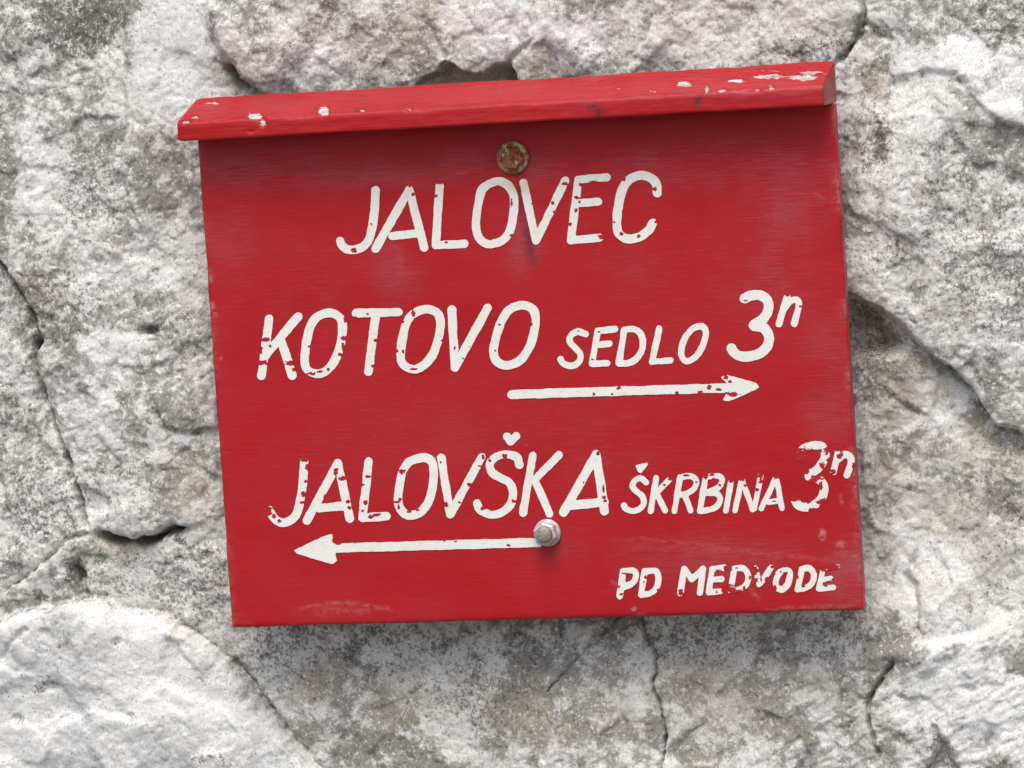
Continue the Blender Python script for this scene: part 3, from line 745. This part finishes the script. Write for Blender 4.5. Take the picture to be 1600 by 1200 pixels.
def paint(name, org, sc, strokes, r, wear=0.3, chips=(), fill=None, seed=0, rust=()):
    """strokes in crop coordinates: org + p / sc are photograph pixels. A stroke ending in 'o' is closed, 's' is smoothed."""
    org = np.array(org, float)
    segs = []
    for s in strokes:
        kind = 'l'
        if isinstance(s[-1], str): kind = s[-1]; s = s[:-1]
        p = np.array(s, float) / sc + org
        if kind in 'so': p = smooth_poly(p, kind == 'o')
        segs.append((p, kind == 'o'))
    R = r / sc
    allp = np.vstack([p for p, _ in segs] + ([np.array(fill, float) / sc + org] if fill else []))
    lo = allp.min(0) - R - 4; hi = allp.max(0) + R + 4
    xs = np.arange(lo[0], hi[0], CELL); ys = np.arange(lo[1], hi[1], CELL)
    X, Y = np.meshgrid(xs, ys)
    D = np.full(X.shape, 1e9)
    for p, cl in segs: D = np.minimum(D, polydist(p, X, Y, cl)[0])
    wob = 1.25 * fbm(X, Y, 26, 3, 0.55, 200 + seed) + 0.45 * fbm(X, Y, 5, 3, 0.65, 201 + seed)
    f = R + wob - D
    if fill is not None:
        fp = np.array(fill, float) / sc + org
        dd = polydist(fp, X, Y, True)[0]
        f = np.maximum(f, np.where(inside(fp, X, Y), dd, -dd) + 1.2 + wob)
    pad = f + 0.35
    # flaking
    n = 0.75 * fbm(X * 0.75, Y * 1.35, 9, 4, 0.68, 300 + seed) + 0.35 * fbm(X, Y, 42, 2, 0.5, 400 + seed)
    n = n + 0.18 * np.exp(-np.maximum(f, 0) / 1.6)              # flakes start at the rim
    thr = 0.71 - 0.42 * wear
    g = np.minimum(f, (thr - n) * 9)
    CK = 1.22 if seed in (38, 39) else (0.9 if seed == 45 else 1.0)
    for c in chips:
        cx, cy, cr = c[0] / sc + org[0], c[1] / sc + org[1], c[2] * CK / sc
        ry = (c[3] * CK / sc) if len(c) > 3 else cr
        q = np.sqrt(((X - cx) / cr) ** 2 + ((Y - cy) / ry) ** 2) - 0.92 + 1.05 * fbm(X * 0.8, Y * 1.25, 5.5, 4, 0.72, 500 + seed)
        g = np.minimum(g, q * min(cr, ry) * 0.8)
    V_, F_, MI, ids = [], [], [], {}
    def vert(pt, yy):
        k = (round(pt[0], 3), round(pt[1], 3), yy)
        if k not in ids:
            ids[k] = len(V_); V_.append(k)
        return ids[k]
    for fld, y0, y1, mi in ((pad, 0.0006, -0.00026, 1), (g, -0.00025, -0.00034, 0)):
        polys, rim = contour_mesh(fld, xs, ys)
        for po in polys:
            ix = [vert(q_, y1) for q_ in po]
            ix = [v for k, v in enumerate(ix) if v != ix[k - 1]]
            if len(set(ix)) >= 3: F_.append(ix[::-1]); MI.append(mi)
        for p0, p1 in rim:
            a0, b0 = vert(p0, y1), vert(p1, y1)
            if a0 == b0: continue
            c0, d0 = vert(p1, y0), vert(p0, y0)
            F_.append([a0, b0, c0, d0]); MI.append(mi)
    A3 = np.array(V_)
    W3 = unp(A3[:, 0], A3[:, 1], 0.0); W3[:, 1] = A3[:, 2]
    me = bpy.data.meshes.new(name)
    me.from_pydata(loc(W3).tolist(), [], F_)
    me.materials.append(M_WHITE); me.materials.append(M_LRED)
    me.polygons.foreach_set('material_index', MI)
    at = me.attributes.new('rust', 'FLOAT', 'POINT')
    rv = np.zeros(len(A3))
    for (x, y, rr) in rust: rv = np.maximum(rv, np.exp(-((A3[:, 0] - x) ** 2 + (A3[:, 1] - y) ** 2) / rr ** 2))
    at.data.foreach_set('value', rv.astype(np.float32))
    me.update()
    return link(name, me, board)

c3 = ((500, 200), 2.7586)
R1 = 18.2
paint('letter', *c3, [[(240, 270), (233, 380), (216, 468), (190, 508), (150, 525), (115, 522), (94, 503), (87, 486), 's']], R1, .20, [(147, 528, 12, 14), (222, 415, 5)], seed=1)
paint('letter', *c3, [[(240, 520), (385, 266), (450, 516)], [(312, 466), (412, 455)]], R1, .16, [(402, 285, 9), (388, 250, 6)], seed=2)
paint('letter', *c3, [[(516, 252), (500, 505), (622, 499)]], R1, .22, [(497, 293, 9), (515, 238, 12, 5), (545, 492, 8, 5)], seed=3)
paint('letter', *c3, [[(755, 231), (702, 262), (683, 330), (672, 420), (684, 470), (715, 497), (745, 499), (790, 483), (820, 440), (834, 370), (836, 300), (818, 255), (790, 235), 'o']], R1, .16, [(826, 322, 5, 16), (826, 462, 8), (735, 478, 6)], seed=4, rust=[(805, 290, 14)])
paint('letter', *c3, [[(878, 236), (931, 486), (1058, 226)]], R1 - 1, .12, [(1056, 240, 15, 8), (1003, 322, 9), (1012, 362, 10, 6), (916, 325, 6)], seed=5, rust=[(820, 292, 12)])
paint('letter', *c3, [[(1236, 212), (1114, 222), (1082, 484), (1206, 472)], [(1104, 325), (1200, 318)]], R1 - 1, .34, [(1180, 232, 18, 6), (1125, 245, 9), (1108, 300, 14, 8), (1105, 355, 9), (1212, 470, 15, 12), (1080, 415, 8), (1120, 318, 6)], seed=6)
paint('letter', *c3, [[(1455, 280), (1450, 240), (1420, 212), (1380, 205), (1335, 222), (1302, 270), (1284, 350), (1281, 428), (1296, 463), (1332, 478), (1380, 468), (1418, 440), (1434, 410), 's']], R1 + 1, .18, [(1445, 262, 12, 10), (1312, 218, 10), (1300, 455, 9), (1375, 465, 9), (1268, 405, 6), (1448, 405, 8)], seed=7)
c4 = ((380, 440), 3.2)
R2 = 21.6
paint('letter', *c4, [[(130, 186), (122, 255), (92, 470)], [(276, 174), (105, 378)], [(192, 300), (246, 468)]], R2, .30, [(112, 290, 26, 13), (98, 405, 30, 14), (238, 408, 28, 14), (255, 440, 10, 10), (85, 340, 14, 20), (135, 320, 9)], seed=8)
paint('letter', *c4, [[(413, 158), (368, 178), (334, 232), (315, 320), (308, 400), (326, 444), (375, 461), (425, 440), (465, 380), (490, 300), (497, 220), (482, 178), (450, 160), 'o']], R2, .16, [(512, 190, 10, 18), (508, 282, 18, 14), (500, 325, 10, 22), (488, 365, 14, 10), (340, 460, 24, 9), (385, 450, 20, 7), (425, 438, 9), (330, 325, 6)], seed=9)
paint('letter', *c4, [[(566, 158), (776, 152)], [(662, 178), (626, 450)]], R2, .18, [(622, 162, 8), (662, 295, 11), (648, 425, 9), (684, 222, 6), (560, 180, 12, 6)], seed=10)
paint('letter', *c4, [[(900, 140), (850, 162), (815, 212), (796, 290), (788, 370), (802, 414), (845, 437), (895, 424), (945, 370), (975, 290), (987, 215), (975, 162), (940, 141), 'o']], R2, .16, [(850, 160, 11, 22), (797, 200, 10), (768, 345, 9), (800, 350, 8), (855, 437, 24, 6), (995, 295, 7)], seed=11)
paint('letter', *c4, [[(1043, 141), (1060, 430), (1222, 131)]], R2, .10, [(1058, 330, 5, 14), (1100, 385, 7, 5), (1130, 325, 5)], seed=12)
paint('letter', *c4, [[(1375, 120), (1325, 146), (1286, 210), (1262, 290), (1252, 360), (1275, 404), (1325, 419), (1385, 394), (1430, 330), (1455, 250), (1463, 180), (1447, 137), (1412, 119), 'o']], R2, .10, [(1440, 214, 10, 9), (1282, 215, 8, 5), (1260, 345, 5)], seed=13)
c5 = ((780, 430), 3.077)
R3 = 15.6
paint('letter', *c5, [[(417, 284), (380, 271), (346, 290), (341, 320), (365, 350), (389, 376), (390, 405), (370, 428), (340, 436), (308, 424), (296, 404), 's']], R3, .14, [(380, 268, 7, 4)], seed=14)
paint('letter', *c5, [[(558, 260), (474, 266), (446, 425), (520, 424)], [(462, 336), (530, 329)]], R3, .14, [(480, 272, 9, 4), (448, 405, 8, 4)], seed=15)
paint('letter', *c5, [[(576, 424), (602, 263)], [(602, 262), (650, 259), (684, 288), (690, 345), (666, 395), (626, 421), (576, 425), 's']], R3, .12, [], seed=16)
paint('letter', *c5, [[(770, 256), (736, 416), (824, 409)]], R3, .12, [], seed=17)
paint('letter', *c5, [[(962, 244), (924, 262), (890, 310), (876, 370), (886, 404), (910, 412), (950, 386), (980, 335), (995, 280), (986, 252), 'o']], R3, .12, [(895, 268, 6)], seed=18)
paint('digit', *c5, [[(1181, 112), (1210, 99), (1255, 97), (1288, 120), (1294, 165), (1270, 210), (1224, 242), (1270, 252), (1297, 292), (1290, 340), (1255, 375), (1205, 390), (1155, 387), (1128, 370), (1118, 352), 's']], 24, .10, [(1185, 122, 12, 5)], seed=19)
paint('letter', *c5, [[(1386, 96), (1346, 234)], [(1372, 160), (1400, 124), (1432, 120), (1440, 150), (1419, 232), 's']], 16, .12, [(1388, 88, 24, 17), (1448, 150, 8, 5)], seed=20)
paint('arrow', *c5, [[(60, 573), (1105, 541)]], 22, .16, [(1088, 488, 13), (1112, 512, 9), (1120, 572, 34, 13), (1056, 550, 16, 8), (1008, 538, 13), (970, 560, 15, 7), (575, 541, 14, 9), (455, 571, 8), (545, 571, 9, 7), (856, 567, 9)],
      fill=[(1072, 492), (1090, 481), (1235, 521), (1247, 537), (1228, 550), (1105, 602), (1082, 598), (1098, 565), (1108, 540), (1092, 512)], seed=21)
c6 = ((380, 660), 3.077)
R4 = 20.6
paint('letter', *c6, [[(295, 186), (286, 300), (270, 400), (245, 458), (192, 483), (150, 460), (127, 422), 's']], R4, .38, [(295, 176, 24, 16), (308, 215, 10, 18), (300, 285, 9), (292, 345, 14, 12), (122, 425, 20, 24), (150, 450, 10, 14), (175, 475, 10), (285, 385, 12, 8)], seed=22)
paint('letter', *c6, [[(306, 472), (456, 196), (514, 462)], [(366, 412), (500, 400)]], R4, .26, [(445, 238, 14, 18), (475, 268, 20, 12), (395, 365, 8, 20), (508, 380, 12, 10), (510, 410, 10)], seed=23)
paint('letter', *c6, [[(604, 187), (574, 458), (690, 450)]], R4, .32, [(600, 260, 16, 8), (575, 300, 14, 8), (588, 385, 12, 14), (575, 425, 8), (640, 445, 22, 8), (612, 455, 14, 10), (625, 220, 6, 10)], seed=24)
paint('letter', *c6, [[(850, 171), (800, 190), (766, 240), (749, 320), (746, 388), (765, 428), (800, 447), (850, 434), (890, 384), (910, 310), (917, 230), (906, 187), (880, 170), 'o']], R4, .20, [(765, 235, 22, 12), (755, 370, 10, 9), (738, 382, 16, 6), (748, 405, 7, 12), (800, 430, 12, 6), (840, 420, 10, 6)], seed=25)
paint('letter', *c6, [[(953, 171), (996, 442), (1147, 166)]], R4 - 1, .20, [(1090, 298, 14, 12), (1140, 210, 18, 5), (1155, 165, 8, 14), (975, 395, 14, 12), (1040, 385, 9, 6), (950, 190, 5, 8)], seed=26)
paint('letter', *c6, [[(1328, 204), (1315, 168), (1270, 154), (1215, 166), (1186, 200), (1196, 240), (1235, 265), (1280, 290), (1298, 335), (1290, 385), (1255, 425), (1195, 444), (1142, 420), (1125, 388), 's'], [(1270, 68), (1287, 93), (1312, 66)]], R4 - 1, .14, [(1258, 165, 14, 16), (1185, 182, 8), (1305, 378, 14, 10), (1155, 412, 16, 10), (1180, 165, 7, 12)], seed=27)
paint('letter', *c6, [[(1392, 160), (1346, 434)], [(1519, 156), (1402, 276)], [(1404, 282), (1474, 438)]], R4 - 2, .08, [(1410, 200, 5)], seed=28)
c7 = ((900, 670), 3.404)
paint('letter', *c7, [[(-66, 445), (108, 137), (152, 436)], [(-25, 406), (150, 389)]], 24, .16, [(148, 320, 8, 26), (150, 365, 12, 10), (118, 130, 12, 12), (155, 385, 12, 8), (40, 285, 6)], seed=29)
paint('arrow', *c6, [[(430, 604), (1420, 577)]], 22, .14, [(462, 582, 20, 8), (540, 575, 10, 6), (970, 568, 9, 5), (1022, 572, 9, 5), (1276, 592, 11, 8), (435, 565, 10, 12)],
      fill=[(250, 616), (395, 548), (424, 541), (432, 575), (440, 602), (440, 640), (446, 664), (430, 676), (400, 670), (262, 627)], seed=30)
R5 = 15.6
paint('letter', *c7, [[(374, 284), (345, 262), (313, 276), (301, 306), (325, 335), (356, 362), (360, 400), (335, 428), (296, 437), (264, 422), (256, 407), 's']], R5, .12, [], fill=[(322, 196), (378, 185), (368, 205), (346, 232), (334, 228)], seed=31)
paint('letter', *c7, [[(427, 262), (398, 438)], [(500, 266), (425, 345)], [(432, 348), (474, 434)]], R5, .14, [(508, 256, 20, 18), (470, 300, 8)], seed=32)
paint('letter', *c7, [[(555, 258), (524, 438)], [(555, 258), (610, 252), (640, 276), (630, 315), (588, 344), (545, 352), 's'], [(578, 350), (610, 434)]], R5, .18, [(590, 248, 20, 6), (640, 285, 7)], seed=33)
paint('letter', *c7, [[(690, 256), (660, 434)], [(690, 256), (758, 252), (778, 272), (760, 310), (700, 340), 's'], [(700, 340), (750, 346), (768, 376), (746, 415), (702, 432), (658, 436), 's']], R5, .22, [(690, 248, 18, 18), (725, 245, 14, 7), (735, 268, 16, 6), (765, 300, 8)], seed=34)
paint('letter', *c7, [[(828, 262), (798, 434)]], R5, .14, [(826, 262, 24, 26), (845, 290, 8, 12)], seed=35)
paint('letter', *c7, [[(882, 268), (847, 434)], [(882, 268), (940, 428)], [(984, 250), (950, 424)]], R5 - 1, .24, [(880, 262, 20, 18), (985, 248, 22, 22), (985, 280, 14, 10), (965, 325, 12, 12), (900, 300, 8)], seed=36)
paint('letter', *c7, [[(986, 424), (1066, 256), (1096, 422)], [(1028, 390), (1085, 381)]], R5 - 1, .18, [(1064, 248, 24, 20), (1050, 385, 14, 4)], seed=37)
paint('digit', *c7, [[(1198, 152), (1206, 112), (1262, 90), (1312, 98), (1325, 150), (1290, 210), (1240, 252), (1300, 275), (1320, 320), (1302, 375), (1250, 412), (1190, 412), (1162, 375), 's']], 23, .28,
      [(1200, 140, 34, 34), (1225, 122, 22, 18), (1262, 118, 40, 10), (1335, 112, 16, 22), (1310, 195, 12, 16), (1285, 262, 30, 14), (1248, 290, 30, 22), (1222, 220, 16, 20), (1302, 300, 10, 22), (1158, 365, 24, 22), (1310, 390, 24, 18), (1240, 388, 14, 8), (1265, 430, 26, 10), (1342, 165, 8, 12)], seed=38)
paint('letter', *c7, [[(1398, 104), (1371, 228)], [(1390, 168), (1428, 136), (1460, 150), (1461, 190), (1440, 246), 's']], 18, .22, [(1398, 98, 24, 28), (1402, 145, 14, 14), (1368, 228, 14, 12), (1475, 200, 6, 20)], seed=39)
R6 = 16.8
paint('letter', *c7, [[(251, 757), (233, 890)], [(251, 757), (308, 755), (320, 786), (300, 822), (247, 842), 's']], R6, .24, [(270, 770, 24, 5), (240, 878, 14, 7), (228, 840, 8, 8), (320, 835, 9)], seed=40)
paint('letter', *c7, [[(366, 758), (346, 882)], [(366, 758), (424, 756), (438, 792), (430, 840), (400, 872), (348, 883), 's']], R6, .20, [(370, 790, 9), (362, 815, 5), (440, 860, 9)], seed=41)
paint('letter', *c7, [[(576, 745), (556, 874)], [(576, 745), (616, 800), (676, 745), (660, 872)]], R6, .20, [(558, 872, 16, 20), (640, 835, 6, 12), (598, 830, 6)], seed=42)
paint('letter', *c7, [[(790, 738), (724, 745), (706, 870), (768, 864)], [(716, 802), (774, 798)]], R6 - 1, .28, [(800, 742, 16, 20), (760, 752, 20, 5), (785, 860, 14, 12), (750, 868, 8, 5)], seed=43)
paint('letter', *c7, [[(842, 745), (824, 862)], [(842, 742), (892, 742), (916, 780), (908, 825), (880, 848), (826, 862), 's']], R6 - 1, .30, [(826, 855, 26, 28), (860, 868, 22, 14), (820, 745, 14, 14), (855, 740, 8, 5), (895, 848, 9, 12), (925, 790, 6, 14)], seed=44)
paint('letter', *c7, [[(955, 742), (976, 830), (1038, 738)]], R6 - 2, .40, [(950, 750, 26, 30), (958, 805, 14, 16), (985, 850, 26, 16), (1045, 735, 14, 10), (1015, 800, 16, 14), (985, 800, 6, 14)], seed=45)
paint('letter', *c7, [[(1118, 752), (1082, 766), (1064, 810), (1070, 843), (1096, 854), (1124, 830), (1138, 786), (1136, 760), 'o']], R6, .26, [(1055, 845, 12, 14), (1115, 768, 14, 7), (1055, 770, 10, 12), (1090, 760, 6)], seed=46)
paint('letter', *c7, [[(1202, 748), (1178, 852)], [(1202, 746), (1244, 742), (1266, 776), (1254, 824), (1216, 848), (1178, 854), 's']], R6 - 1, .22, [(1210, 838, 12, 6), (1180, 790, 5, 12)], seed=47)
paint('letter', *c7, [[(1392, 730), (1316, 738), (1292, 850), (1368, 844)], [(1306, 802), (1355, 796)]], R6 - 2, .26, [(1350, 732, 62, 26), (1312, 742, 20, 18), (1345, 815, 22, 8), (1330, 835, 10, 6), (1370, 800, 14, 9)], seed=48)

# ------------------------------------------------------------------ bolts
def lathe(name, prof, segs, mat, parent, C, hexa=False, rot=0.0, jitter=0.0, seed=0, smooth=True):
    """prof: (radius, height towards the viewer) in mm; C: sign-centred x, z"""
    vs = []; qs = []; a = np.arange(segs) * 2 * np.pi / segs
    for (r, h) in prof:
        rr = np.full(segs, r)
        if hexa: rr = r * np.cos(np.pi / 6) / np.cos(((a + np.pi / 6) % (np.pi / 3)) - np.pi / 6)
        rr = rr * (1 + jitter * fbm(np.cos(a) * 3 + h, np.sin(a) * 3, 1.1, 3, 0.6, seed))
        hh = h + jitter * 4 * fbm(np.cos(a) * r, np.sin(a) * r, 4, 2, 0.6, seed + 1)
        vs.append(np.stack([C[0] + rr * np.cos(a + rot) / 1000, -hh / 1000, C[1] + rr * np.sin(a + rot) / 1000], 1))
    n = len(prof); ii = np.arange(n * segs).reshape(n, segs); i2 = np.roll(ii, -1, 1)
    for k in range(n - 1): qs.append(np.stack([ii[k], i2[k], i2[k + 1], ii[k + 1]], -1))
    me = np_mesh(name, loc(np.vstack(vs)), np.vstack(qs), mat, smooth)
    if hexa or not smooth:
        me.polygons.foreach_set('use_smooth', np.zeros(len(me.polygons), bool))
    return link(name, me, parent)
def spot(x, y):
    w = unp(np.array(x), np.array(y), 0.0); return (w[0], w[2])
# upper bolt: broad rusted washer with a rusted hexagon head
C1 = spot(802, 246)
b1 = lathe('bolt', [(4.2, -42), (4.2, 1.0), (7.4, 1.2), (7.6, 1.6), (7.5, 4.8), (6.9, 5.6), (5.2, 5.9), (4.6, 5.2), (2.5, 4.4), (0.05, 4.2)], 48, M_RUST, sign, C1, True, 0.35, 0.02, 5)
b1['label'] = 'rusty brown bolt head near the top of the sign'
lathe('washer', [(3.9, 0.4), (9.9, 0.5), (10.2, 1.2), (9.7, 2.2), (8.6, 2.5), (6.0, 2.6), (3.9, 2.5)], 64, M_RUSTW, b1, C1, False, 0, 0.03, 9)
# lower bolt: galvanised nut on a washer with the blunt stud end proud of it
C2 = spot(856, 832)
b2 = lathe('bolt', [(4.0, -42), (4.0, 4.0), (5.0, 4.2), (5.15, 5.0), (5.15, 10.2), (4.9, 11.0), (4.2, 11.7), (2.5, 12.2), (0.05, 12.3)], 40, M_STUD, sign, C2, False, 0, 0.02, 15)
b2['label'] = 'dull bolt end held by a galvanised nut below the middle of the sign'
lathe('washer', [(3.9, 0.3), (8.2, 0.4), (8.5, 1.0), (8.4, 1.9), (8.0, 2.2), (3.9, 2.3)], 56, M_ZINC, b2, C2, False, 0, 0.02, 19)
lathe('hexagon_nut', [(4.6, 2.2), (7.4, 2.3), (7.7, 2.9), (7.7, 7.0), (7.3, 7.8), (6.4, 8.4), (4.6, 8.6)], 48, M_ZINC, b2, C2, True, 0.2, 0.015, 25)
